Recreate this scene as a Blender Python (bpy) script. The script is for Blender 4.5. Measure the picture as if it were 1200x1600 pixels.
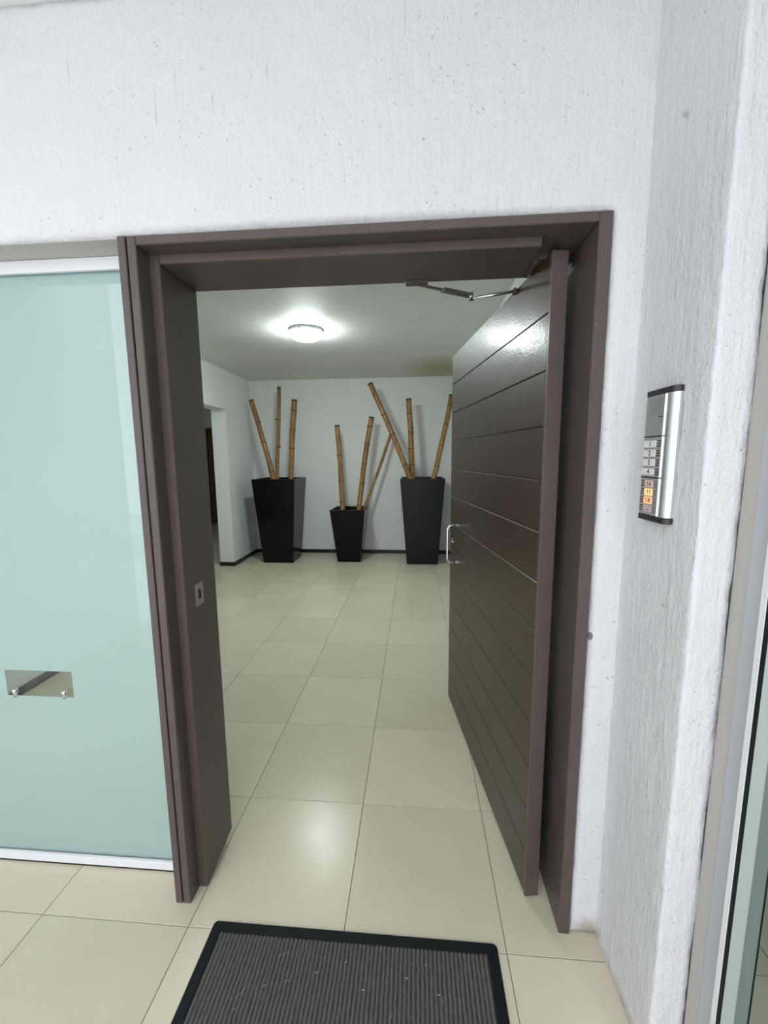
import bpy, bmesh, math, random
from mathutils import Vector, Matrix, noise

scene = bpy.context.scene
for o in list(bpy.data.objects):
    bpy.data.objects.remove(o, do_unlink=True)
COL = scene.collection
random.seed(7)
R = math.radians

# ------------------------------------------------------------------ camera
cam_data = bpy.data.cameras.new('camera')
cam = bpy.data.objects.new('camera', cam_data)
COL.objects.link(cam)
cam_data.sensor_fit = 'HORIZONTAL'
cam_data.sensor_width = 36.0
cam_data.lens = 633.462 / 1200.0 * 36.0
cam_data.clip_start = 0.02
cam_data.clip_end = 200
cam.location = (0.72272, -1.0554, 1.4845)
cam.rotation_euler = (1.43604647, 0.00847516, 0.07721979)
scene.camera = cam

# ------------------------------------------------------------------ light
world = bpy.data.worlds.new('overcast_sky')
scene.world = world
world.use_nodes = True
wbg = world.node_tree.nodes['Background']
wbg.inputs['Color'].default_value = (0.93, 0.95, 1.0, 1)
wbg.inputs['Strength'].default_value = 2.8
LAMP_STRENGTH = 118.0
scene.view_settings.view_transform = 'Standard'
scene.view_settings.look = 'None'
scene.view_settings.gamma = 1.0
scene.view_settings.use_curve_mapping = False
scene.view_settings.exposure = 0.0


# ------------------------------------------------------------------ helpers
def s2l(c):
    return tuple((v / 255 / 12.92) if v / 255 <= 0.04045 else ((v / 255 + 0.055) / 1.055) ** 2.4 for v in c)


class NT:
    """small node-tree helper"""
    def __init__(self, name):
        self.m = bpy.data.materials.new(name)
        self.m.use_nodes = True
        self.t = self.m.node_tree
        self.b = self.t.nodes['Principled BSDF']
        self.out = self.t.nodes['Material Output']

    def n(self, kind, **kw):
        nd = self.t.nodes.new(kind)
        for k, v in kw.items():
            if k in nd.inputs:
                nd.inputs[k].default_value = v
            else:
                setattr(nd, k, v)
        return nd

    def l(self, a, b):
        self.t.links.new(a, b)

    def coord(self, scale=(1, 1, 1), kind='Object', loc=(0, 0, 0)):
        tc = self.n('ShaderNodeTexCoord')
        mp = self.n('ShaderNodeMapping')
        mp.inputs['Scale'].default_value = scale
        mp.inputs['Location'].default_value = loc
        self.l(tc.outputs[kind], mp.inputs['Vector'])
        return mp.outputs['Vector']

    def noise(self, vec, scale, detail=3.0, rough=0.5):
        nd = self.n('ShaderNodeTexNoise', Scale=scale, Detail=detail, Roughness=rough)
        self.l(vec, nd.inputs['Vector'])
        return nd.outputs['Fac']

    def ramp(self, fac, stops):
        r = self.n('ShaderNodeValToRGB')
        el = r.color_ramp.elements
        while len(el) > 1:
            el.remove(el[-1])
        el[0].position, el[0].color = stops[0][0], tuple(stops[0][1]) + (1,)
        for p, c in stops[1:]:
            e = el.new(p)
            e.color = tuple(c) + (1,)
        self.l(fac, r.inputs['Fac'])
        return r.outputs['Color']

    def math(self, op, a, b=0.5):
        m = self.n('ShaderNodeMath', operation=op)
        for i, v in enumerate((a, b)):
            if hasattr(v, 'is_linked'):
                self.l(v, m.inputs[i])
            else:
                m.inputs[i].default_value = v
        return m.outputs[0]

    def mix(self, fac, a, b, blend='MIX'):
        m = self.n('ShaderNodeMix', data_type='RGBA', blend_type=blend)
        for sock, v in ((m.inputs[0], fac), (m.inputs[6], a), (m.inputs[7], b)):
            if hasattr(v, 'is_linked'):
                self.l(v, sock)
            elif isinstance(v, (int, float)):
                sock.default_value = v
            else:
                sock.default_value = tuple(v) + (1,)
        return m.outputs[2]

    def bump(self, height, strength=0.3, dist=0.01, prev=None):
        b = self.n('ShaderNodeBump', Strength=strength, Distance=dist)
        self.l(height, b.inputs['Height'])
        if prev is not None:
            self.l(prev, b.inputs['Normal'])
        return b.outputs['Normal']

    def set(self, **kw):
        for k, v in kw.items():
            k = k.replace('_', ' ')
            if hasattr(v, 'is_linked'):
                self.l(v, self.b.inputs[k])
            elif isinstance(v, tuple) and len(v) == 3:
                self.b.inputs[k].default_value = v + (1,)
            else:
                self.b.inputs[k].default_value = v
        return self.m


def simple(name, col, rough=0.5, metal=0.0, **kw):
    n = NT(name)
    return n.set(Base_Color=tuple(col), Roughness=rough, Metallic=metal, **kw)


def new_empty(name, loc=(0, 0, 0), rotz=0.0):
    e = bpy.data.objects.new(name, None)
    COL.objects.link(e)
    e.empty_display_size = 0.1
    e.location = loc
    e.rotation_euler = (0, 0, rotz)
    return e


def obj(name, bm, mat, parent=None, local=False, smooth=False):
    """link a bmesh (world coordinates unless local) as one mesh object"""
    if parent is not None and not local:
        off = Vector((0, 0, 0))
        q = parent
        while q is not None:
            off += q.location
            q = q.parent
        for v in bm.verts:
            v.co -= off
    me = bpy.data.meshes.new(name)
    if smooth:
        for f in bm.faces:
            f.smooth = True
    bm.to_mesh(me)
    bm.free()
    me.materials.append(mat)
    o = bpy.data.objects.new(name, me)
    COL.objects.link(o)
    if parent is not None:
        o.parent = parent
    return o


def tag(o, label, cat=None, group=None, kind=None):
    o['label'] = label
    if cat:
        o['category'] = cat
    if group:
        o['group'] = group
    if kind:
        o['kind'] = kind
    return o


def box(x0, x1, y0, y1, z0, z1, bev=0.0, seg=1, bm=None):
    b = bmesh.new()
    bmesh.ops.create_cube(b, size=1)
    for v in b.verts:
        v.co = Vector((x0 + (v.co.x + .5) * (x1 - x0), y0 + (v.co.y + .5) * (y1 - y0), z0 + (v.co.z + .5) * (z1 - z0)))
    if bev > 0:
        bmesh.ops.bevel(b, geom=list(b.edges), offset=bev, segments=seg, profile=0.5, affect='EDGES')
    if bm is None:
        return b
    merge(bm, b)
    return bm


def merge(dst, src):
    me = bpy.data.meshes.new('tmp')
    src.to_mesh(me)
    src.free()
    dst.from_mesh(me)
    bpy.data.meshes.remove(me)
    return dst


def prism(poly, axis, a, b, bev=0.0):
    """extrude a polygon of 2D points along an axis from a to b; axis 0: (y,z), 1: (x,z), 2: (x,y)"""
    bm = bmesh.new()

    def mk(p, t):
        if axis == 0:
            return (t, p[0], p[1])
        if axis == 1:
            return (p[0], t, p[1])
        return (p[0], p[1], t)
    va = [bm.verts.new(mk(p, a)) for p in poly]
    vb = [bm.verts.new(mk(p, b)) for p in poly]
    bm.faces.new(va)
    bm.faces.new(vb[::-1])
    n = len(poly)
    for i in range(n):
        bm.faces.new((va[i], vb[i], vb[(i + 1) % n], va[(i + 1) % n]))
    bmesh.ops.recalc_face_normals(bm, faces=bm.faces)
    if bev:
        bmesh.ops.bevel(bm, geom=list(bm.edges), offset=bev, segments=1, affect='EDGES')
    return bm


def tube(pts, rad, seg=12, caps=True):
    """swept tube; rad is a number or a list"""
    bm = bmesh.new()
    pts = [Vector(p) for p in pts]
    rings = []
    prev_n = None
    for i, p in enumerate(pts):
        if i == 0:
            d = pts[1] - p
        elif i == len(pts) - 1:
            d = p - pts[i - 1]
        else:
            d = (pts[i + 1] - p).normalized() + (p - pts[i - 1]).normalized()
        d.normalize()
        if prev_n is None:
            prev_n = d.orthogonal().normalized()
        n = (prev_n - d * prev_n.dot(d)).normalized()
        prev_n = n
        b = d.cross(n)
        r = rad[i] if isinstance(rad, (list, tuple)) else rad
        rings.append([bm.verts.new(p + (n * math.cos(2 * math.pi * k / seg) + b * math.sin(2 * math.pi * k / seg)) * r) for k in range(seg)])
    for a, c in zip(rings, rings[1:]):
        for k in range(seg):
            bm.faces.new((a[k], a[(k + 1) % seg], c[(k + 1) % seg], c[k]))
    if caps:
        bm.faces.new(rings[0][::-1])
        bm.faces.new(rings[-1])
    bmesh.ops.recalc_face_normals(bm, faces=bm.faces)
    return bm


def lathe(profile, center, seg=40):
    bm = bmesh.new()
    c = Vector(center)
    rings = []
    for r, z in profile:
        if r < 1e-5:
            rings.append([bm.verts.new(c + Vector((0, 0, z)))])
        else:
            rings.append([bm.verts.new(c + Vector((r * math.cos(2 * math.pi * k / seg), r * math.sin(2 * math.pi * k / seg), z))) for k in range(seg)])
    for a, b in zip(rings, rings[1:]):
        for k in range(seg):
            k2 = (k + 1) % seg
            if len(a) == 1 and len(b) > 1:
                bm.faces.new((a[0], b[k], b[k2]))
            elif len(b) == 1 and len(a) > 1:
                bm.faces.new((a[k], a[k2], b[0]))
            elif len(a) > 1:
                bm.faces.new((a[k], a[k2], b[k2], b[k]))
    bmesh.ops.recalc_face_normals(bm, faces=bm.faces)
    return bm


def steps(a, b, d, extra=()):
    n = max(1, int(round((b - a) / d)))
    v = [a + (b - a) * i / n for i in range(n + 1)]
    for e in extra:
        j = min(range(len(v)), key=lambda i: abs(v[i] - e))
        v[j] = e
    return sorted(set(v))


def nz(p, s):
    return noise.noise(Vector(p) * s)


def plaster_sheet(us, vs, keep, to3, normal, depth, amp=0.0022, edge=0.005, wob=0.004):
    """hand-trowelled plaster: a displaced front face over kept cells, its rim rounded back and wavy, given real depth"""
    bm = bmesh.new()
    g = {}
    nrm = Vector(normal)

    def vert(i, j):
        if (i, j) not in g:
            g[(i, j)] = bm.verts.new(to3(us[i], vs[j]))
        return g[(i, j)]
    for i in range(len(us) - 1):
        for j in range(len(vs) - 1):
            if keep((us[i] + us[i + 1]) / 2, (vs[j] + vs[j + 1]) / 2):
                bm.faces.new((vert(i, j), vert(i + 1, j), vert(i + 1, j + 1), vert(i, j + 1)))
    bmesh.ops.recalc_face_normals(bm, faces=bm.faces)
    if bm.faces[:][0].normal.dot(nrm) < 0:
        bmesh.ops.reverse_faces(bm, faces=bm.faces)
    rim = [e for e in bm.edges if e.is_boundary]
    rimv = {v for e in rim for v in e.verts}
    for v in bm.verts:
        p = v.co.copy()
        d = amp * (nz(p, 5.0) + 0.7 * nz(p, 17.0) + 0.5 * nz(p + Vector((3, 1, 7)), 38.0))
        v.co += nrm * d
        if v in rimv:
            v.co -= nrm * edge
            w = Vector((nz(p + Vector((9, 0, 0)), 14.0), nz(p + Vector((0, 9, 0)), 14.0), nz(p + Vector((0, 0, 9)), 14.0)))
            w += 0.6 * Vector((nz(p + Vector((5, 0, 0)), 45.0), nz(p + Vector((0, 5, 0)), 45.0), nz(p + Vector((0, 0, 5)), 45.0)))
            w -= nrm * w.dot(nrm)
            v.co += w * wob
    r = bmesh.ops.extrude_edge_only(bm, edges=rim)
    for v in [x for x in r['geom'] if isinstance(x, bmesh.types.BMVert)]:
        v.co -= nrm * depth
    bmesh.ops.recalc_face_normals(bm, faces=bm.faces)
    return bm


# ------------------------------------------------------------------ materials
def plaster_mat(name, col, dirt=0.5, stroke=1.0, smudges_and_shade=(), stain=None, crack=False):
    n = NT(name)
    v = n.coord()
    vs = n.coord((1, 1, 0.13))
    big = n.noise(v, 2.2, 3)
    c = n.mix(n.ramp(big, [(0.3, (0, 0, 0)), (0.75, (1, 1, 1))]), tuple(x * 0.95 for x in col), col)
    sp = n.noise(v, 95, 3, 0.65)
    zone = n.noise(v, 3.6, 3)
    pit = n.math('MULTIPLY', n.math('GREATER_THAN', sp, 0.675), n.math('GREATER_THAN', zone, 0.50))
    c = n.mix(n.math('MULTIPLY', pit, dirt), c, (0.20, 0.205, 0.20))
    scr = n.noise(n.coord((60, 60, 3.5)), 1.6, 2, 0.6)
    scm = n.math('MULTIPLY', n.math('GREATER_THAN', scr, 0.71), n.math('GREATER_THAN', n.noise(v, 4.6, 2), 0.55))
    c = n.mix(n.math('MULTIPLY', scm, dirt * 0.55), c, (0.30, 0.30, 0.29))
    for (loc, size, colour, amt, rot) in smudges_and_shade:
        tc = n.n('ShaderNodeTexCoord')
        mp = n.n('ShaderNodeMapping', vector_type='TEXTURE')
        mp.inputs['Location'].default_value = loc
        mp.inputs['Rotation'].default_value = rot
        mp.inputs['Scale'].default_value = size
        n.l(tc.outputs['Object'], mp.inputs['Vector'])
        ln = n.n('ShaderNodeVectorMath', operation='LENGTH')
        n.l(mp.outputs['Vector'], ln.inputs[0])
        fall = n.math('MULTIPLY', n.math('SUBTRACT', 1.0, n.math('MINIMUM', n.math('ADD', ln.outputs['Value'], n.math('MULTIPLY', n.math('SUBTRACT', n.noise(v, 45, 3), 0.5), 0.9)), 1.0)), amt)
        fall = n.math('MAXIMUM', fall, 0.0)
        c = n.mix(fall, c, colour)
    n.set(Base_Color=c, Roughness=0.62, Specular_IOR_Level=0.35)
    h1 = n.noise(vs, 55, 4, 0.6)
    h2 = n.noise(v, 130, 3, 0.6)
    b1 = n.bump(h1, 0.45 * stroke, 0.009)
    b2 = n.bump(h2, 0.45 * stroke, 0.005, b1)
    b3 = n.bump(n.noise(v, 22, 3, 0.6), 0.45 * stroke, 0.012, b2)
    n.l(b3, n.b.inputs['Normal'])
    return n.m


M = {}
WHITE = (0.685, 0.695, 0.72)
M['plaster'] = plaster_mat('white_plaster', WHITE, 0.6, 1.0,
                           smudges_and_shade=[((1.285, -0.055, 2.19), (0.03, 0.008, 0.024), (0.33, 0.36, 0.35), 0.8, (-0.85, 0, 0)),
                                    ((1.262, 0.068, 0.02), (0.07, 0.05, 0.05), (0.36, 0.30, 0.20), 0.8, (0, 0, 0)),
                                    ((1.285, -0.10, 0.0), (0.05, 0.22, 0.045), (0.40, 0.36, 0.28), 0.8, (0, 0, 0)),
                                    ((1.2135, 0.068, 0.980), (0.007, 0.05, 0.013), (0.02, 0.018, 0.016), 4.0, (0, 0, 0)),  # small hole in the plaster, its dark inside painted into the colour
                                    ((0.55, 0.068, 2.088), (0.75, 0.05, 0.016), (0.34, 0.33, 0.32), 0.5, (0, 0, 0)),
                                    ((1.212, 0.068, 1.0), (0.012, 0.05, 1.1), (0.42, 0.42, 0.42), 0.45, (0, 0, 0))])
M['plaster_in'] = plaster_mat('smooth_white_wall_paint', (0.86, 0.87, 0.865), 0.10, 0.22)
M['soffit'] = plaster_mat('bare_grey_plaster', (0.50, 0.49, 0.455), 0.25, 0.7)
M['ceiling'] = plaster_mat('ceiling_paint', (0.74, 0.745, 0.72), 0.0, 0.25,
                           smudges_and_shade=[((1.02, 4.55, 2.64), (0.55, 0.85, 0.3), (0.47, 0.46, 0.27), 1.3, (0, 0, 0))])


def brown_paint(name, col, rough, coat, grain):
    n = NT(name)
    v = n.coord(grain)
    c = n.mix(n.noise(n.coord(), 6, 3), tuple(x * 0.82 for x in col), tuple(x * 1.14 for x in col))
    chip = n.math('GREATER_THAN', n.noise(n.coord((1, 1, 0.6)), 48, 2, 0.6), 0.775)
    c = n.mix(n.math('MULTIPLY', chip, 0.35), c, (0.33, 0.28, 0.24))
    n.set(Base_Color=c, Roughness=rough, Coat_Weight=coat, Coat_Roughness=0.17, Specular_IOR_Level=0.35)
    b = n.bump(n.noise(v, 30, 3, 0.6), 0.10, 0.004)
    b = n.bump(n.noise(n.coord(), 9, 2), 0.10, 0.01, b)
    n.l(b, n.b.inputs['Normal'])
    n.l(b, n.b.inputs['Coat Normal'])
    return n.m


BROWN = (0.088, 0.066, 0.061)
M['frame_paint'] = brown_paint('brown_frame_paint', BROWN, 0.42, 0.15, (6, 6, 0.5))
M['leaf_paint'] = brown_paint('glossy_brown_door_paint', (0.043, 0.023, 0.014), 0.45, 0.26, (2.0, 7, 5))
M['gap'] = simple('dark_gap', (0.012, 0.011, 0.011), 0.8)

n = NT('cream_porcelain_tile')
v = n.coord()
oi = n.n('ShaderNodeObjectInfo')
wn = n.n('ShaderNodeVectorMath', operation='MULTIPLY_ADD')
geo = n.n('ShaderNodeNewGeometry')
pv = geo.outputs['Position']
cl = n.noise(pv, 2.6, 4, 0.6)
c = n.mix(n.ramp(cl, [(0.3, (0, 0, 0)), (0.7, (1, 1, 1))]), (0.61, 0.56, 0.43), (0.67, 0.615, 0.485))
c = n.mix(n.math('MULTIPLY', n.noise(pv, 9, 4, 0.6), 0.22), c, (0.62, 0.525, 0.44))
br = n.math('ADD', 0.93, n.math('MULTIPLY', oi.outputs['Random'], 0.09))
hs = n.n('ShaderNodeHueSaturation')
n.l(br, hs.inputs['Value'])
n.l(c, hs.inputs['Color'])
ro = n.math('ADD', 0.19, n.math('MULTIPLY', n.noise(pv, 7, 4, 0.65), 0.12))
n.set(Base_Color=hs.outputs['Color'], Roughness=ro, Specular_IOR_Level=0.21)
b = n.bump(n.noise(pv, 14, 4, 0.6), 0.03, 0.004)
n.l(b, n.b.inputs['Normal'])
M['tile'] = n.m
M['grout'] = simple('grey_grout', (0.20, 0.185, 0.155), 0.85)
M['baseboard'] = simple('black_baseboard', (0.014, 0.013, 0.013), 0.3)
M['alu'] = simple('white_aluminium', (0.74, 0.765, 0.79), 0.35, 0.0)
M['alu_grey'] = simple('satin_aluminium', (0.50, 0.52, 0.54), 0.32, 0.75)
M['alu_taupe'] = simple('taupe_aluminium', (0.42, 0.40, 0.375), 0.45)
M['rubber'] = simple('black_rubber', (0.006, 0.008, 0.010), 0.6, Specular_IOR_Level=0.22)
M['chrome'] = simple('polished_steel', (0.80, 0.80, 0.79), 0.14, 1.0)
M['steel'] = simple('brushed_steel', (0.52, 0.53, 0.53), 0.28, 1.0)
M['worn_steel'] = simple('worn_strike_steel', (0.42, 0.38, 0.34), 0.5, 0.6)


def glass_mat(name, tint, extra=0.0, gloss=(1, 1, 1)):
    n = NT(name)
    n.t.nodes.remove(n.b)
    tr = n.n('ShaderNodeBsdfTransparent')
    tr.inputs['Color'].default_value = tint + (1,)
    gl = n.n('ShaderNodeBsdfGlossy')
    gl.inputs['Roughness'].default_value = 0.0
    gl.inputs['Color'].default_value = gloss + (1,)
    fr = n.n('ShaderNodeFresnel')
    gm = n.n('ShaderNodeNewGeometry')
    n.l(n.math('SUBTRACT', 1.5, n.math('MULTIPLY', gm.outputs['Backfacing'], 1.5 - 1 / 1.5)), fr.inputs['IOR'])
    ms = n.n('ShaderNodeMixShader')
    n.l(n.math('MINIMUM', n.math('ADD', fr.outputs[0], extra), 1.0), ms.inputs[0])
    n.l(tr.outputs[0], ms.inputs[1])
    n.l(gl.outputs[0], ms.inputs[2])
    n.l(ms.outputs[0], n.out.inputs['Surface'])
    return n.m


M['glass'] = glass_mat('clear_glass', (0.94, 0.98, 0.965))
M['mirror_glass'] = glass_mat('solar_film_glass', (0.30, 0.34, 0.33), 0.36, (0.86, 0.96, 0.94))

n = NT('frosted_film')
n.t.nodes.remove(n.b)
df = n.n('ShaderNodeBsdfDiffuse')
tl = n.n('ShaderNodeBsdfTranslucent')
fc = n.noise(n.coord(), 2.5, 3)
n.l(n.mix(fc, (0.575, 0.66, 0.675), (0.61, 0.69, 0.705)), df.inputs['Color'])
tl.inputs['Color'].default_value = (0.90, 0.98, 0.97, 1)
ms = n.n('ShaderNodeMixShader')
ms.inputs[0].default_value = 0.46
n.l(df.outputs[0], ms.inputs[1])
n.l(tl.outputs[0], ms.inputs[2])
n.l(ms.outputs[0], n.out.inputs['Surface'])
M['frost'] = n.m

M['planter_black'] = simple('glossy_black_lacquer', (0.0035, 0.0035, 0.004), 0.14, Specular_IOR_Level=0.22)
M['planter_charcoal'] = simple('satin_charcoal_lacquer', (0.010, 0.009, 0.011), 0.28, Specular_IOR_Level=0.3)
M['soil'] = simple('dark_planter_filling', (0.03, 0.025, 0.02), 0.9)

n = NT('bamboo_culm')
v = n.coord((9, 9, 0.9))
c = n.ramp(n.noise(v, 2.2, 4, 0.6), [(0.30, (0.16, 0.070, 0.020)), (0.5, (0.36, 0.175, 0.048)), (0.72, (0.52, 0.29, 0.10))])
c2 = n.noise(n.coord((1, 1, 1)), 3.5, 3)
c = n.mix(n.math('MULTIPLY', c2, 0.55), c, (0.17, 0.10, 0.045))
n.set(Base_Color=c, Roughness=0.38)
M['bamboo'] = n.m
M['bamboo_node'] = simple('dark_bamboo_node', (0.05, 0.026, 0.012), 0.6)
M['bamboo_end'] = simple('cut_bamboo_end', (0.075, 0.045, 0.025), 0.8)

# ------------------------------------------------------------------ floor
T = 0.5
floor = obj('floor', box(-5.2, 2.7, -2.0, 8.1, -0.08, -0.004), M['grout'])
tag(floor, 'cream tile floor running from the porch through the doorway into the lobby', 'floor', kind='structure')
tile_me = {}
J = 0.0011


def tile(x0, x1, y0, y1):
    key = (round(x1 - x0, 3), round(y1 - y0, 3))
    if key not in tile_me:
        bm = box(J, key[0] - J, J, key[1] - J, -0.010, 0.0)
        top = [e for e in bm.edges if all(vv.co.z > -0.001 for vv in e.verts)]
        bmesh.ops.bevel(bm, geom=top, offset=0.0009, segments=1, affect='EDGES')
        me = bpy.data.meshes.new('tile')
        bm.to_mesh(me)
        bm.free()
        me.materials.append(M['tile'])
        tile_me[key] = me
    o = bpy.data.objects.new('tile', tile_me[key])
    COL.objects.link(o)
    o.location = (x0, y0, 0)
    o.parent = floor


for i in range(-9, 5):
    for j in range(-4, 16):
        x0, y0 = i * T, j * T
        if i < -4 and j < 4:
            continue
        if i > 2 and j > 0:
            continue
        tile(x0, x0 + T, y0, y0 + T)

# ------------------------------------------------------------------ walls of the porch
YF = 0.068
ZC = 2.64
us = steps(-1.79, 1.325, 0.02, (1.208,))
vs = steps(0.004, ZC, 0.02, (2.080,))
bm = plaster_sheet(us, vs, lambda u, w: w > 2.080 or u > 1.208, lambda u, w: (u, YF, w), (0, -1, 0), 0.247)
wf = obj('wall_front', bm, M['plaster'], smooth=True)
tag(wf, 'rough white plaster wall above and right of the brown doorway', 'wall', kind='structure')

# return wall with its bright end face, one folded sheet
XR, YE, XS = 1.285, -0.215, 1.357


def fold(u, w):
    # u runs along the wall from the inner corner towards the viewer, then round the arris
    L = 0.068 - YE
    r = 0.008
    if u <= L - r:
        return (XR, 0.068 - u, w)
    a = u - (L - r)
    arc = math.pi / 2 * r
    if a <= arc:
        t = a / r
        return (XR + r - r * math.cos(t), YE + r - r * math.sin(t), w)
    return (XR + r + (a - arc), YE, w)


L1 = 0.068 - YE - 0.008
L2 = L1 + math.pi / 2 * 0.008
L3 = L2 + (XS - XR - 0.008)
ul = steps(-0.02, L1, 0.02) + [L1 + (L2 - L1) * k / 4 for k in (1, 2, 3, 4)] + steps(L2, L3, 0.014)[1:]
vl = steps(0.0, ZC, 0.022)
bm = bmesh.new()
grid = []
for uu in ul:
    row = []
    for ww in vl:
        p = Vector(fold(uu, ww))
        q = Vector(fold(min(uu + 0.002, L3), ww)) - Vector(fold(max(uu - 0.002, 0), ww))
        nr = Vector((q.y, -q.x, 0)).normalized()
        if nr.x > 0.3 or nr.y > 0.3:
            nr = -nr
        d = 0.0024 * (nz(p, 5.0) + 0.7 * nz(p, 17.0) + 0.5 * nz(p + Vector((3, 1, 7)), 38.0))
        if L1 <= uu <= L2:
            d += 0.0022 * (nz(p, 9.0) + 0.8 * nz(p, 60.0))
        p = p + nr * d
        if uu >= L3 - 1e-6:
            p.x += 0.0035 * nz(p, 8.0) + 0.002 * nz(p, 50)
        row.append(bm.verts.new(p))
    grid.append(row)
for i in range(len(ul) - 1):
    for j in range(len(vl) - 1):
        bm.faces.new((grid[i][j], grid[i + 1][j], grid[i + 1][j + 1], grid[i][j + 1]))
# close the pier behind
back = [bm.verts.new((XS, 0.30, ww)) for ww in vl]
for j in range(len(vl) - 1):
    bm.faces.new((grid[-1][j], back[j], back[j + 1], grid[-1][j + 1]))
bmesh.ops.recalc_face_normals(bm, faces=bm.faces)
wr = obj('wall_right', bm, M['plaster'], smooth=True)
tag(wr, 'white plaster return wall carrying the intercom, with a narrow bright end', 'wall', kind='structure')

wl = obj('wall_porch_left', box(-2.0, -1.79, -1.95, 0.16, 0, 3.2, 0.004), M['plaster_in'])
tag(wl, 'porch side wall mirrored in the frosted glass', 'wall', kind='structure')
cp = obj('ceiling_porch', box(-2.0, 1.6, -1.32, 0.30, ZC, ZC + 0.12), M['plaster_in'])
tag(cp, 'white porch ceiling above the plaster wall', 'ceiling', kind='structure')
gr = obj('ground', box(-12, 12, -9, -2.0, -0.14, -0.02), simple('pale_paving', (0.78, 0.78, 0.76), 0.8))
tag(gr, 'pale paving outside the porch', 'paving', kind='structure')
gw = obj('wall_terrace', box(-12, 12, -4.8, -4.6, -0.02, 0.30), M['plaster_in'])
tag(gw, 'low white kerb wall outside the porch', 'wall', kind='structure')

# ------------------------------------------------------------------ lobby shell
YB = 5.10
XL, XI = -1.79, 1.375
o = obj('wall_back', box(-1.99, 1.6, YB, YB + 0.2, 0, ZC), M['plaster_in'])
tag(o, 'white back wall of the lobby behind the planters', 'wall', kind='structure')
bm = box(-1.99, XL, 4.265, YB, 0, ZC)
box(-1.99, XL, 0.19, 2.30, 0, ZC, bm=bm)
box(-1.99, XL, 2.30, 4.265, 2.13, ZC, bm=bm)
o = obj('wall_left', bm, M['plaster_in'])
tag(o, 'white lobby side wall with an open passage', 'wall', kind='structure')
o = obj('wall_lobby_right', box(XI, XI + 0.2, 0.32, YB, 0, ZC), M['plaster_in'])
tag(o, 'white lobby wall behind the open brown door', 'wall', kind='structure')
o = obj('ceiling', box(-5.2, 1.6, 0.30, 8.2, ZC, ZC + 0.12), M['ceiling'])
tag(o, 'pale grey lobby ceiling with a yellowish damp stain', 'ceiling', kind='structure')
o = obj('wall_hall_end', box(-5.2, -1.79, 7.95, 8.1, 0, ZC), M['plaster_in'])
tag(o, 'dim end wall of the side hall', 'wall', kind='structure')
bm = box(-5.2, -5.0, 1.6, 7.95, 0, ZC)
box(-5.0, -1.99, 1.6, 1.8, 0, ZC, bm=bm)
box(-1.99, -1.79, 5.3, 7.95, 0, ZC, bm=bm)
o = obj('wall_hall_side', bm, M['plaster_in'])
tag(o, 'side walls of the hall beyond the passage', 'wall', kind='structure')

BH = 0.055
o = obj('baseboard_back', box(XL + 0.012, XI, YB - 0.012, YB, 0, BH, 0.002), M['baseboard'])
tag(o, 'black baseboard along the back wall behind the planters', 'baseboard', kind='structure')
bm = prism([(XL, YB), (XL + 0.012, YB), (XL + 0.012, 4.253), (-1.992, 4.253), (-1.992, 4.265), (XL, 4.265)], 2, 0, BH)
o = obj('baseboard_left', bm, M['baseboard'])
tag(o, 'black baseboard turning round the end of the lobby side wall', 'baseboard', kind='structure')
o = obj('baseboard_lobby', box(XL, XL + 0.012, 0.19, 2.30, 0, BH, 0.002), M['baseboard'])
tag(o, 'black baseboard behind the frosted glass', 'baseboard', kind='structure')
o = obj('baseboard_hall', box(-5.0, -4.12, 7.938, 7.95, 0, BH, 0.002), M['baseboard'])
tag(o, 'black baseboard beside the far hall door', 'baseboard', kind='structure')

d2 = new_empty('door_2', (-3.62, 7.95, 0))
tag(d2, 'brown wooden door far down the side hall', 'door', kind='structure')
hw = brown_paint('brown_hall_door_wood', (0.10, 0.055, 0.025), 0.4, 0.2, (8, 8, 0.6))
obj('leaf', box(-3.98, -3.24, 7.925, 7.95, 0.0, 2.10, 0.003), hw, d2)
obj('panel', box(-3.88, -3.34, 7.915, 7.925, 1.15, 2.0, 0.004), hw, d2)
obj('panel', box(-3.88, -3.34, 7.915, 7.925, 0.15, 1.02, 0.004), hw, d2)
obj('frame_post', box(-4.05, -3.98, 7.90, 7.95, 0, 2.16, 0.004), hw, d2)
obj('frame_post', box(-3.24, -3.17, 7.90, 7.95, 0, 2.16, 0.004), hw, d2)
obj('frame_head', box(-3.98, -3.24, 7.90, 7.95, 2.10, 2.16, 0.004), hw, d2)
obj('knob', lathe([(0, -.03), (.02, -.028), (.03, 0), (.02, .028), (0, .03)], (-3.31, 7.885, 1.0), 16), M['steel'], d2, smooth=True)

# ------------------------------------------------------------------ door frame
t1 = new_empty('trim_1', (0.56, 0.2, 0))
tag(t1, 'dark brown painted wooden frame around the open doorway', 'door frame', kind='structure')
fp = M['frame_paint']
obj('cover_strip', box(-0.079, -0.0565, 0.062, 0.16, 0.002, 2.078, 0.002), fp, t1)
obj('seam', box(-0.0565, -0.0535, 0.074, 0.15, 0.002, 2.07), M['gap'], t1)
obj('jamb', box(-0.0535, -0.028, 0.064, 0.122, 0.0, 2.078, 0.0025), fp, t1)
stop = prism([(0.120, 0.0), (0.165, 0.002), (0.20, 0.016), (0.25, 0.022), (0.318, 0.034), (0.318, 2.078), (0.120, 2.078)], 0, -0.0535, 0.0, 0.003)
obj('stop', stop, fp, t1)
obj('head', box(-0.028, 1.172, 0.064, 0.318, 2.054, 2.078, 0.0025), fp, t1)
hf = box(1.0690, 1.130, 0.215, 0.318, 2.0385, 2.055)
box(1.0542, 1.0685, 0.215, 0.318, 2.0305, 2.055, bm=hf)
obj('head_filler', hf, fp, t1)
obj('stop', box(0.0, 1.054, 0.120, 0.318, 2.030, 2.056, 0.003), fp, t1)
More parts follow.
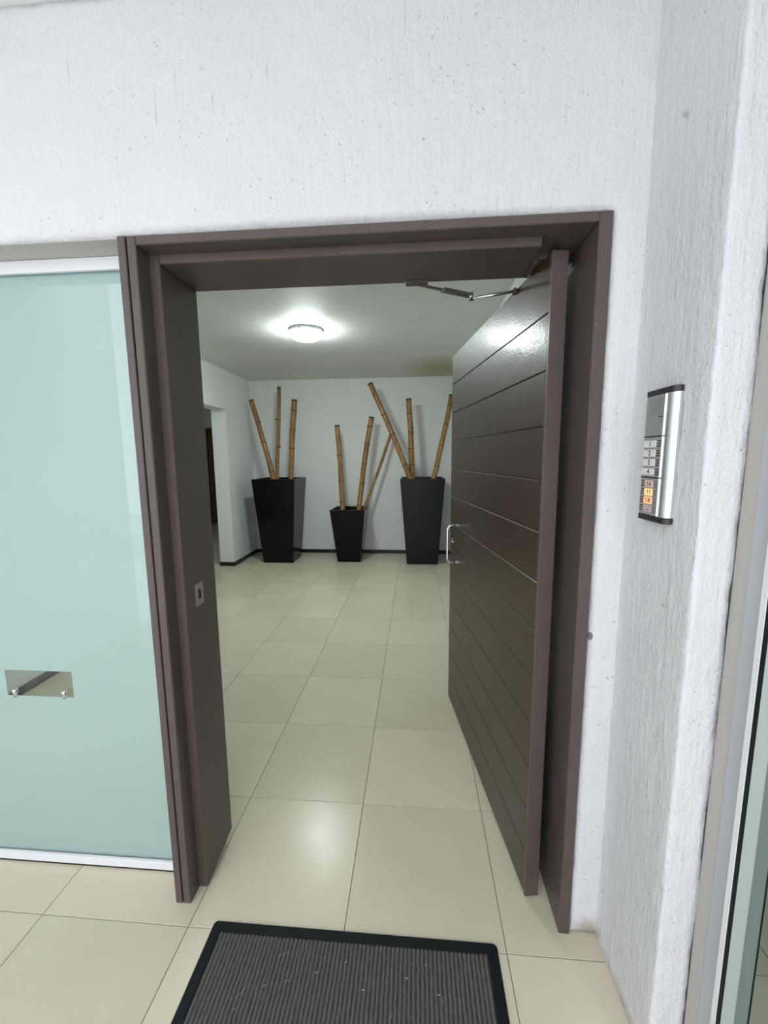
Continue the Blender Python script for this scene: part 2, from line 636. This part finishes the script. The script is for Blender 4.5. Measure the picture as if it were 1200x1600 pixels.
obj('jamb', box(1.172, 1.205, 0.064, 0.318, 0.0, 2.078, 0.0025), fp, t1)
# lock strike let into the left stop, as a ring plate with a dark mortise
sp = bmesh.new()
y0, y1, z0, z1 = 0.180, 0.226, 0.998, 1.072
iy0, iy1, iz0, iz1 = 0.196, 0.214, 1.018, 1.052
for (a, b_, c_, d_) in ((y0, y1, iz1, z1), (y0, y1, z0, iz0), (y0, iy0, iz0, iz1), (iy1, y1, iz0, iz1)):
    box(-0.001, 0.0018, a, b_, c_, d_, bm=sp)
st = obj('strike_plate', sp, M['worn_steel'], t1)
st['label'] = 'worn steel strike plate'
obj('mortise', box(-0.0008, 0.0006, iy0, iy1, iz0, iz1), M['gap'], st)

# ------------------------------------------------------------------ open door leaf
LEN, TH = 1.169, 0.045
d1 = new_empty('door_1', (1.093, 0.160, 0.0), R(98.165))
tag(d1, 'glossy dark brown plank door standing open into the lobby', 'door', kind='structure')
lp = M['leaf_paint']
obj('core', box(0.012, LEN, -TH, -0.008, 0.012, 2.036), lp, d1, local=True)
obj('edge_board', box(-0.001, 0.012, -TH, 0.0012, 0.010, 2.037, 0.0015), fp, d1, local=True)
NP = 13
ph = (2.036 - 0.012) / NP
for k in range(NP):
    z0 = 0.012 + k * ph
    obj('plank', box(0.0125, LEN, -0.010, 0.0, z0 + 0.0009, z0 + ph - 0.0009, 0.0022), lp, d1, local=True)


def rounded_u(u, za, zb, off, r):
    pts = [(u, 0.0, za)]
    for k in range(7):
        t = math.pi / 2 * k / 6
        pts.append((u, off - r + r * math.sin(t), za + r - r * math.cos(t)))
    for k in range(7):
        t = math.pi / 2 * k / 6
        pts.append((u, off - r + r * math.cos(t), zb - r + r * math.sin(t)))
    pts.append((u, 0.0, zb))
    return pts


hd = obj('handle', tube(rounded_u(0.992, 0.908, 1.114, 0.056, 0.026), 0.0065, 14), M['chrome'], d1, local=True, smooth=True)
hd['label'] = 'polished steel pull handle'
for zc in (0.908, 1.114):
    obj('collar', tube([(0.992, -0.001, zc), (0.992, 0.005, zc)], 0.0115, 18), M['chrome'], hd, local=True)
lk = obj('lock', tube([(1.105, -0.002, 1.0), (1.105, 0.006, 1.0)], 0.017, 22), M['steel'], d1, local=True)
obj('key_plug', tube([(1.105, 0.005, 1.0), (1.105, 0.0085, 1.0)], 0.0085, 16), M['chrome'], lk, local=True)
hb = obj('handle', tube([(q[0], -TH - q[1], q[2]) for q in rounded_u(0.992, 0.908, 1.114, 0.056, 0.026)], 0.0065, 14), M['chrome'], d1, local=True, smooth=True)

# ------------------------------------------------------------------ door closer
dc = new_empty('door_closer', (0.74, 0.31, 2.03))
tag(dc, 'folding steel door closer arm between the frame head and the open door', 'door closer')
obj('mounting_shoe', box(0.690, 0.760, 0.296, 0.330, 2.024, 2.0305, 0.002), M['frame_paint'], dc)
A, B = Vector((0.735, 0.315, 2.021)), Vector((0.909, 0.418, 2.022))
d = (B - A).normalized()
s = Vector((-d.y, d.x, 0))


def bar(a, b, w, h, bev=0.002):
    bm = bmesh.new()
    pts = [a + s * w, b + s * w, b - s * w, a - s * w]
    lo = [bm.verts.new(p - Vector((0, 0, h))) for p in pts]
    hi = [bm.verts.new(p + Vector((0, 0, h))) for p in pts]
    bm.faces.new(lo)
    bm.faces.new(hi)
    for i in range(4):
        bm.faces.new((lo[i], lo[(i + 1) % 4], hi[(i + 1) % 4], hi[i]))
    bmesh.ops.recalc_face_normals(bm, faces=bm.faces)
    bmesh.ops.bevel(bm, geom=list(bm.edges), offset=bev, segments=2, affect='EDGES')
    return bm


obj('arm', bar(A, A + d * 0.10, 0.006, 0.003), M['steel'], dc)
obj('sleeve', bar(A + d * 0.085, B, 0.0125, 0.005), M['steel'], dc)
obj('elbow_pin', tube([B + Vector((0, 0, 0.009)), B - Vector((0, 0, 0.014))], 0.0085, 16), M['chrome'], dc)
uu = 0.255
fx, fy = 1.093 - 0.1420 * uu, 0.160 + 0.9899 * uu
E_ = Vector((fx - 0.006, fy, 2.029))
obj('rod', tube([B - Vector((0, 0, 0.009)), E_], 0.0052, 12), M['chrome'], dc, smooth=True)
obj('door_bracket', box(fx - 0.012, fx - 0.001, fy - 0.012, fy + 0.012, 2.020, 2.036, 0.002), M['frame_paint'], dc)

# ------------------------------------------------------------------ frosted glass panel
w1 = new_empty('window_1', (-0.9, 0.175, 0))
tag(w1, 'tall frosted glass panel in white aluminium rails left of the door', 'window', kind='structure')
XA, XB = -1.789, -0.0795
obj('head_rail', box(XA, XB, 0.160, 0.172, 2.041, 2.0765, 0.0015), M['alu'], w1)
obj('sill_rail', box(XA, XB, 0.160, 0.172, 0.007, 0.038, 0.0015), M['alu'], w1)
obj('sill_gasket', box(XA, XB, 0.162, 0.19, 0.0, 0.007), M['rubber'], w1)
obj('back_rail', box(XA, XB, 0.182, 0.196, 0.007, 0.088, 0.0015), M['alu'], w1)
obj('back_rail', box(XA, XB, 0.182, 0.196, 2.020, 2.0765, 0.0015), M['alu'], w1)
pane = obj('glass_pane', box(XA, XB, 0.1722, 0.1782, 0.02, 2.06), M['glass'], w1)
sx0, sx1, sz0, sz1 = -0.722, -0.470, 0.657, 0.753
fl = bmesh.new()
for (a, b_, c_, d_) in ((XA, XB, sz1, 2.045), (XA, XB, 0.04, sz0), (XA, sx0, sz0, sz1), (sx1, XB, sz0, sz1)):
    box(a, b_, 0.1788, 0.1796, c_, d_, bm=fl)
ff = obj('frosted_film', fl, M['frost'], w1)
ff['label'] = 'pale green frosted film with a clear slot'
for xs_ in (-0.674, -0.490):
    obj('stud', lathe([(0, 0), (0.005, 0), (0.006, 0.012), (0.0085, 0.016), (0.0085, 0.026), (0.007, 0.0285), (0, 0.029)], (xs_, 0.163, 0.663), 16), M['chrome'], w1, smooth=True)
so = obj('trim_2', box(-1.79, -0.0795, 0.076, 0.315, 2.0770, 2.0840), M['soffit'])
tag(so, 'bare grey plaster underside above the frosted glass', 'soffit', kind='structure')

# ------------------------------------------------------------------ reflective glass at the right edge
w2 = new_empty('window_2', (1.385, -1.0, 0))
tag(w2, 'reflective glass panel in a grey aluminium post at the right edge', 'window', kind='structure')
obj('wall_channel', box(1.3575, 1.42, -0.252, -0.2155, 0, ZC, 0.001), M['alu_taupe'], w2)
obj('post', box(1.3565, 1.42, -0.288, -0.2525, 0, ZC, 0.0015), M['alu_grey'], w2)
obj('bead', box(1.3545, 1.388, -0.302, -0.2885, 0, ZC, 0.001), M['alu'], w2)
obj('gasket', box(1.3550, 1.3590, -0.3085, -0.3022, 0, ZC), M['rubber'], w2)
obj('glazing_channel', box(1.3592, 1.388, -0.3085, -0.3022, 0, ZC), simple('shaded_bead_side', (0.40, 0.45, 0.43), 0.4), w2)  # side face of the bead, its shade put into this grey-green
obj('glass_pane', box(1.385, 1.391, -1.94, -0.309, 0.03, ZC), M['mirror_glass'], w2)
obj('sill_rail', box(1.37, 1.40, -1.94, -0.31, 0, 0.03, 0.002), M['alu_grey'], w2)
o = obj('wall_side_room', box(2.45, 2.6, -2.0, 0.4, 0, ZC), M['plaster_in'])
tag(o, 'wall of the dim room behind the reflective glass', 'wall', kind='structure')
bm = box(1.6, 2.45, 0.2, 0.4, 0, ZC)
box(1.40, 2.45, -2.1, -1.96, 0, ZC, bm=bm)
box(1.6, 2.6, -2.1, 0.4, ZC, ZC + 0.1, bm=bm)
box(1.36, 1.6, 0.1, 0.4, 0, ZC, bm=bm)
o = obj('wall_side_room_ends', bm, M['plaster_in'])
tag(o, 'end walls and ceiling of the room behind the reflective glass', 'wall', kind='structure')

# ------------------------------------------------------------------ ceiling lights
def opal_glass(name, strength):
    n = NT(name)
    sw = n.noise(n.coord((1, 1, 1)), 14, 2)
    ec = n.mix(sw, (0.84, 1.0, 0.97), (0.93, 1.0, 0.98))
    return n.set(Base_Color=(0.9, 0.95, 0.95), Roughness=0.25, Emission_Color=ec, Emission_Strength=strength)


def dome_lamp(lc, label, opal):
    cl = new_empty('ceiling_light', lc)
    tag(cl, label, 'ceiling light', 'dome lamps')
    obj('base_ring', lathe([(0.0, -0.002), (0.150, -0.002), (0.153, -0.010), (0.1555, -0.026), (0.150, -0.028), (0.10, -0.022), (0, -0.022)], lc), M['alu'], cl, smooth=True)
    obj('shade', lathe([(0.149, -0.022), (0.154, -0.032), (0.150, -0.050), (0.130, -0.070), (0.095, -0.086), (0.05, -0.095), (0.0, -0.098)], lc), opal, cl, smooth=True)
    for k in range(3):
        a = R(-100 + 120 * k)
        c_ = Vector((lc[0] + 0.152 * math.cos(a), lc[1] + 0.152 * math.sin(a), lc[2] - 0.030))
        obj('clip', box(c_.x - 0.010, c_.x + 0.010, c_.y - 0.008, c_.y + 0.008, c_.z - 0.014, c_.z + 0.014, 0.002), M['steel'], cl)


dome_lamp((-0.275, 2.76, ZC), 'lit round white glass dome lamp on the lobby ceiling', opal_glass('lit_opal_glass', LAMP_STRENGTH))
dome_lamp((-3.2, 3.5, ZC), 'added dome lamp, out of sight, brightening the side hall', opal_glass('added_lamp_glass', LAMP_STRENGTH * 0.28))  # unseen lamp added so the side hall does not go black


# ------------------------------------------------------------------ planters
def planter(cx, cy, wb_, wt, h, mat, label):
    root = new_empty('planter', (cx, cy, 0))
    tag(root, label, 'planter', 'tapered square planters along the back wall')
    bm = bmesh.new()
    t = 0.026

    def ring(w, z):
        return [bm.verts.new((cx + sx * w / 2, cy + sy * w / 2, z)) for sx, sy in ((-1, -1), (1, -1), (1, 1), (-1, 1))]
    wi = lambda z: wb_ + (wt - wb_) * z / h
    r0, r1 = ring(wb_, 0.0), ring(wt, h)
    r2, r3 = ring(wt - 2 * t, h), ring(wi(h - 0.10) - 2 * t, h - 0.10)
    bm.faces.new(r0[::-1])
    for a, b in ((r0, r1), (r1, r2), (r2, r3)):
        for k in range(4):
            bm.faces.new((a[k], a[(k + 1) % 4], b[(k + 1) % 4], b[k]))
    bmesh.ops.recalc_face_normals(bm, faces=bm.faces)
    ed = [e for e in bm.edges if not all(v in r3 for v in e.verts)]
    bmesh.ops.bevel(bm, geom=ed, offset=0.0035, segments=2, affect='EDGES')
    obj('body', bm, mat, root)
    w = wi(h - 0.10) - 2 * t - 0.004
    obj('filling', box(cx - w / 2, cx + w / 2, cy - w / 2, cy + w / 2, h - 0.072, h - 0.055), M['soil'], root)
    return root


planter(-1.228, 4.665, 0.430, 0.605, 1.195, M['planter_black'], 'tall glossy black tapered planter in the left corner of the lobby')
planter(-0.224, 4.700, 0.328, 0.492, 0.758, M['planter_black'], 'short black tapered planter, the smallest and middle of the three')
planter(0.816, 4.665, 0.428, 0.600, 1.192, M['planter_charcoal'], 'tall satin charcoal tapered planter next to the open door')


# ------------------------------------------------------------------ bamboo
def bamboo(top, rim, rad, down, nodes, label, bend=0.012, stubs=(), rt=None):
    top, rim = Vector(top), Vector(rim)
    d = (rim - top).normalized()
    base = rim + d * (down / max(0.2, -d.z))
    root = new_empty('bamboo_pole', base)
    tag(root, label, 'bamboo pole', 'bamboo poles standing in the planters')
    side = d.cross(Vector((0, 1, 0))).normalized()
    N = 26
    seedv = Vector((top.x * 3.1, top.z * 2.3, 0.5))

    def at(t):
        w = math.sin(math.pi * t) * bend + 0.006 * noise.noise(seedv + Vector((t * 4, 0, 0)))
        return base.lerp(top, t) + side * w
    rt = rt or rad * 0.95
    ts = sorted(set([i / N for i in range(N + 1)] + [t + e for t in nodes for e in (-0.012, -0.004, 0.004, 0.012)]))

    def rr(t):
        r = rad + (rt - rad) * t
        for q in nodes:
            if abs(t - q) < 0.006:
                r *= 1.07
        return r
    obj('culm', tube([at(t) for t in ts], [rr(t) for t in ts], 16), M['bamboo'], root, smooth=True)
    for q in nodes:
        p0, p1 = at(q - 0.0035), at(q + 0.0035)
        obj('node', tube([p0, (p0 + p1) / 2, p1], [rr(q) * 1.01, rr(q) * 1.06, rr(q) * 1.01], 16), M['bamboo_node'], root, smooth=True)
    e = at(1.0)
    dirv = (at(1.0) - at(0.98)).normalized()
    obj('cut_end', tube([e - dirv * 0.016, e + dirv * 0.002], rt * 1.035, 16), M['bamboo_end'], root)
    for q, sgn in stubs:
        c0 = at(q)
        sd = Vector((sgn, -0.3, 0.25)).normalized()
        obj('stub', tube([c0 + sd * rad * 0.6, c0 + sd * (rad + 0.020)], [0.012, 0.009], 10), M['bamboo_node'], root)
    return root


D1, D2, D3 = 0.064, 0.032, 0.068
bamboo((-1.600, 4.68, 2.295), (-1.290, 4.56, 1.207), 0.037, D1, (0.13, 0.48, 0.73), 'bamboo pole slanting to the wall corner in the left tall planter', 0.010)
bamboo((-1.215, 4.76, 2.483), (-1.275, 4.68, 1.207), 0.025, D1, (0.21, 0.37, 0.66), 'thin upright bamboo pole, tallest in the left tall planter', 0.006, ((0.37, 1), (0.66, -1)), 0.027)
bamboo((-0.992, 4.74, 2.298), (-1.055, 4.66, 1.206), 0.034, D1, (0.17, 0.41, 0.64, 0.87), 'thick upright bamboo pole on the right of the left tall planter', -0.010, (), 0.040)
bamboo((-0.398, 4.79, 1.937), (-0.322, 4.66, 0.737), 0.036, D2, (0.12, 0.36, 0.66), 'left bamboo pole in the short middle planter', 0.008)
bamboo((0.098, 4.80, 2.045), (-0.083, 4.65, 0.737), 0.036, D2, (0.075, 0.31, 0.51, 0.72, 0.90), 'tallest bamboo pole of the short middle planter, leaning right', -0.014, (), 0.038)
bamboo((0.372, 4.93, 1.835), (-0.030, 4.80, 0.737), 0.021, D2, (0.26, 0.48, 0.78), 'thin dark bamboo pole leaning from the short planter behind another pole', 0.008, (), 0.022)
bamboo((0.096, 4.70, 2.494), (0.640, 4.55, 1.207), 0.037, D3, (0.17, 0.48, 0.68), 'long bamboo pole slanting steeply left out of the charcoal planter', 0.010)
bamboo((0.627, 4.78, 2.285), (0.672, 4.70, 1.207), 0.040, D3, (0.20, 0.40, 0.60, 0.82), 'upright bamboo pole in the middle of the charcoal planter', 0.006)
bamboo((1.215, 4.73, 2.320), (0.978, 4.62, 1.207), 0.036, D3, (0.18, 0.42, 0.66, 0.88), 'bamboo pole leaning right, partly hidden by the open door', 0.010)

# ------------------------------------------------------------------ door mat
X0, X1, Y1_, Y0_ = 0.078, 0.974, 0.022, -0.578
mt = new_empty('door_mat', ((X0 + X1) / 2, (Y0_ + Y1_) / 2, 0))
tag(mt, 'dark grey ribbed entrance mat with a black rubber border', 'mat')


def rrect(x0, x1, y0, y1, r, n=6):
    pts = []
    for cx, cy, a0 in ((x1 - r, y1 - r, 0), (x0 + r, y1 - r, 90), (x0 + r, y0 + r, 180), (x1 - r, y0 + r, 270)):
        for k in range(n + 1):
            a = R(a0 + 90 * k / n)
            pts.append((cx + r * math.cos(a), cy + r * math.sin(a)))
    return pts


bw = 0.034
bm = bmesh.new()
prof = [(0.0, 0.0), (0.0025, 0.0045), (bw - 0.004, 0.0060), (bw, 0.0045), (bw, 0.0005)]
loops = []
for off, z in prof:
    rr_ = max(0.003, 0.013 - off * 0.35)
    loops.append([bm.verts.new((x, y, z)) for x, y in rrect(X0 + off, X1 - off, Y0_ + off, Y1_ - off, rr_)])
for a, b in zip(loops, loops[1:]):
    for k in range(len(a)):
        bm.faces.new((a[k], a[(k + 1) % len(a)], b[(k + 1) % len(a)], b[k]))
bmesh.ops.recalc_face_normals(bm, faces=bm.faces)
obj('border', bm, M['rubber'], mt)


def carpet_mat(name, col):
    n = NT(name)
    c = n.mix(n.noise(n.coord((3, 1, 1)), 60, 4, 0.7), tuple(x * 0.55 for x in col), tuple(x * 1.5 for x in col))
    fl_ = n.math('GREATER_THAN', n.noise(n.coord(), 140, 2, 0.5), 0.76)
    c = n.mix(n.math('MULTIPLY', fl_, 0.5), c, (0.45, 0.43, 0.40))
    n.set(Base_Color=c, Roughness=0.95, Specular_IOR_Level=0.1)
    b = n.bump(n.noise(n.coord((2, 1, 1)), 260, 3, 0.7), 0.7, 0.004)
    n.l(b, n.b.inputs['Normal'])
    return n.m


cx0, cx1, cy0, cy1 = X0 + bw, X1 - bw, Y0_ + bw, Y1_ - bw
obj('carpet', box(cx0 - 0.001, cx1 + 0.001, cy0 - 0.001, cy1 + 0.001, 0.0005, 0.0032), carpet_mat('charcoal_carpet', (0.062, 0.058, 0.056)), mt)
bm = bmesh.new()
nr_ = 66
pw = (cx1 - cx0) / nr_
ny = 60
for k in range(nr_):
    xc = cx0 + (k + 0.5) * pw
    rows = []
    for j in range(ny + 1):
        y = cy0 + (cy1 - cy0) * j / ny
        dx = 0.0022 * nz((xc * 40, y * 60, 0), 1.0)
        h = 0.0064 + 0.0016 * nz((xc * 90, y * 110, 4), 1.0)
        w = pw * 0.36
        rows.append([bm.verts.new((xc + dx - w, y, 0.003)), bm.verts.new((xc + dx - w * 0.55, y, h)), bm.verts.new((xc + dx + w * 0.55, y, h)), bm.verts.new((xc + dx + w, y, 0.003))])
    for a, b in zip(rows, rows[1:]):
        for q in range(3):
            bm.faces.new((a[q], a[q + 1], b[q + 1], b[q]))
bmesh.ops.recalc_face_normals(bm, faces=bm.faces)
rb = obj('rib', bm, carpet_mat('grey_carpet_rib', (0.125, 0.120, 0.112)), mt, smooth=True)
rb['kind'] = 'stuff'
bm = bmesh.new()
rng = random.Random(4)
for (lx, ly, ln, an) in [(0.33, -0.055, .03, .6), (0.355, -0.10, .016, 2.0), (0.36, -0.115, .012, .3), (0.30, -0.13, .004, 1), (0.24, -0.15, .03, 1.0), (0.80, -0.13, .02, 1.8),
                         (0.79, -0.115, .005, .4), (0.70, -0.085, .006, .2), (0.44, -0.09, .006, .8), (0.58, -0.12, .005, 0), (0.235, -0.185, .010, .5), (0.755, -0.05, .006, 2), (0.52, -0.06, .005, 1), (0.66, -0.17, .02, 1.4)]:
    p = []
    for k in range(4):
        t = k / 3 - 0.5
        p.append((lx + ln * t * math.cos(an) + 0.002 * math.sin(5 * t), ly + ln * t * math.sin(an), 0.0082))
    merge(bm, tube(p, 0.0004 if ln > .008 else 0.0009, 5))
li = obj('lint', bm, simple('pale_lint', (0.42, 0.40, 0.37), 0.9), mt)
li['kind'] = 'stuff'
li['label'] = 'pale threads and crumbs caught on the mat'

# ------------------------------------------------------------------ intercom
ic = new_empty('intercom_panel', (XR, -0.083, 1.332))
tag(ic, 'slim aluminium door intercom with numbered buttons on the white return wall', 'intercom')
IY0, IY1, IZ0, IZ1, DX = -0.034, -0.133, 1.332, 1.630, 0.021


def profile(g=0.0):
    # (x, y) outline of the rounded extrusion, flat front towards -x, round on the viewer's side
    pts = [(XR - 0.001, IY0 + g), (XR - DX - g, IY0 + g), (XR - DX - g, IY1 + 0.017 - g)]
    r = 0.017
    for k in range(1, 9):
        a = math.pi / 2 * k / 8
        pts.append((XR - DX - g + r * (1 - math.cos(a)), IY1 + r - g - r * math.sin(a)))
    pts.append((XR - 0.001, IY1 - g))
    return pts


obj('body', prism(profile(), 2, IZ0 + 0.0135, IZ1 - 0.013), simple('brushed_intercom_aluminium', (0.66, 0.68, 0.69), 0.27, 0.9), ic)
blk = simple('black_intercom_plastic', (0.016, 0.017, 0.019), 0.32)
obj('end_cap', prism(profile(0.0012), 2, IZ1 - 0.0135, IZ1, 0.0015), blk, ic)
obj('end_cap', prism(profile(0.0012), 2, IZ0, IZ0 + 0.014, 0.0015), blk, ic)
XF = XR - DX
MY0, MY1 = IY0 - 0.003, -0.1065
mod = simple('grey_module_face', (0.36, 0.375, 0.37), 0.38, 0.35)
mod2 = simple('warm_grey_module_face', (0.38, 0.375, 0.35), 0.42, 0.25)
zA, zB, zC_, zD = IZ1 - 0.014, IZ1 - 0.1045, IZ1 - 0.1975, IZ0 + 0.0145
spk = obj('speaker_module', box(XF - 0.0018, XF, MY1, MY0, zB + 0.0012, zA, 0.0005), mod, ic)
for k in range(9):
    z = zA - 0.008 - k * 0.0042
    obj('grille_slot', box(XF - 0.0022, XF - 0.0016, MY1 + 0.004, MY0 - 0.014, z - 0.0006, z + 0.0006), simple('grille_shadow', (0.20, 0.21, 0.21), 0.6) if k == 0 else bpy.data.materials['grille_shadow'], spk)
obj('nameplate', box(XF - 0.0023, XF - 0.0016, MY1 + 0.004, MY1 + 0.018, zA - 0.0490, zA - 0.0465), blk, spk)
obj('bead', box(XF - 0.0026, XF, MY1 - 0.0018, MY1, zD, zA, 0.0003), simple('bright_trim', (0.86, 0.87, 0.86), 0.2, 0.7), ic)
obj('divider', box(XF - 0.0024, XF, MY1 - 0.003, MY0, zB - 0.0012, zB + 0.0012), blk, ic)
obj('divider', box(XF - 0.0024, XF, MY1 - 0.003, MY0, zC_ - 0.0012, zC_ + 0.0012), blk, ic)
btn = obj('button_module', box(XF - 0.0018, XF, MY1, MY0, zC_ + 0.0012, zB - 0.0012, 0.0005), mod2, ic)
low = obj('call_module', box(XF - 0.0018, XF, MY1, MY0, zD, zC_ - 0.0012, 0.0005), mod2, ic)
white_b = simple('white_button', (0.74, 0.755, 0.74), 0.45)
slot_m = simple('button_rib', (0.05, 0.05, 0.045), 0.5)
ink = simple('dark_print', (0.02, 0.02, 0.02), 0.6)


def lettering(txt, size, yc, zc, parent, mat, xf):
    cu = bpy.data.curves.new('lettering', 'FONT')
    cu.body = txt
    cu.size = size
    cu.align_x = 'CENTER'
    cu.align_y = 'CENTER'
    cu.extrude = 0.00015
    cu.offset = 0.0003
    cu.resolution_u = 3
    tmp = bpy.data.objects.new('tmp_text', cu)
    COL.objects.link(tmp)
    dg = bpy.context.evaluated_depsgraph_get()
    me = bpy.data.meshes.new_from_object(tmp.evaluated_get(dg))
    bpy.data.objects.remove(tmp, do_unlink=True)
    b = bmesh.new()
    b.from_mesh(me)
    bpy.data.meshes.remove(me)
    # text plane (x right, y up) onto the wall face looking -x: right is -y
    for vv in b.verts:
        vv.co = Vector((xf - vv.co.z, yc - vv.co.x, zc + vv.co.y))
    return obj('lettering', b, mat, parent)


pz = (zB - 0.0012 - zC_ - 0.0012) / 4.3
for k in range(4):
    zc = zB - 0.006 - pz * (k + 0.5)
    bt = obj('button', box(XF - 0.0036, XF - 0.0015, MY1 + 0.018, MY0 - 0.003, zc - pz * 0.38, zc + pz * 0.38, 0.0007), white_b, btn)
    # lettering and ribs sit on the module
    lettering(str(k + 1), 0.0165, (MY1 + 0.018 + MY0 - 0.003) / 2 - 0.002, zc, btn, ink, XF - 0.0037)
    for q in (-1, 0, 1):
        obj('button_rib', box(XF - 0.0030, XF - 0.0015, MY1 + 0.003, MY1 + 0.0165, zc + q * 0.0056 - 0.0013, zc + q * 0.0056 + 0.0013), slot_m, btn)


def lit(name, base, emi, st):
    return simple(name, base, 0.4, 0.0, Emission_Color=emi, Emission_Strength=st)


rows = [(lit('faint_pink_label', (0.62, 0.47, 0.43), (1.0, 0.62, 0.52), 0.12), '5 6'),
        (lit('lit_amber_label', (0.75, 0.5, 0.25), (1.0, 0.58, 0.22), 0.75), ' 7 7'),
        (lit('lit_orange_label', (0.75, 0.42, 0.25), (1.0, 0.44, 0.20), 0.72), '1 30'),
        (lit('dim_pink_label', (0.52, 0.43, 0.43), (1.0, 0.7, 0.7), 0.04), '....')]
pz = (zC_ - zD) / 4.5
for k, (m_, tx) in enumerate(rows):
    zc = zC_ - 0.005 - pz * (k + 0.5)
    obj('lit_label', box(XF - 0.0030, XF - 0.0015, MY1 + 0.019, MY0 - 0.018, zc - pz * 0.43, zc + pz * 0.43, 0.0005), m_, low)
    lettering(tx, 0.0125, (MY1 + MY0) / 2, zc, low, simple('brown_print_%d' % k, (0.10, 0.05, 0.03), 0.6) if k == 0 else bpy.data.materials['brown_print_0'], XF - 0.0031)
    for q in (-1, 0, 1):
        zz = zc + q * 0.0056
        obj('button_rib', box(XF - 0.0030, XF - 0.0015, MY0 - 0.0155, MY0 - 0.003, zz - 0.0011, zz + 0.0011), slot_m, low)
        obj('button_rib', box(XF - 0.0024, XF - 0.0015, MY1 + 0.003, MY1 + 0.0165, zz - 0.0011, zz + 0.0011), M['steel'], low)
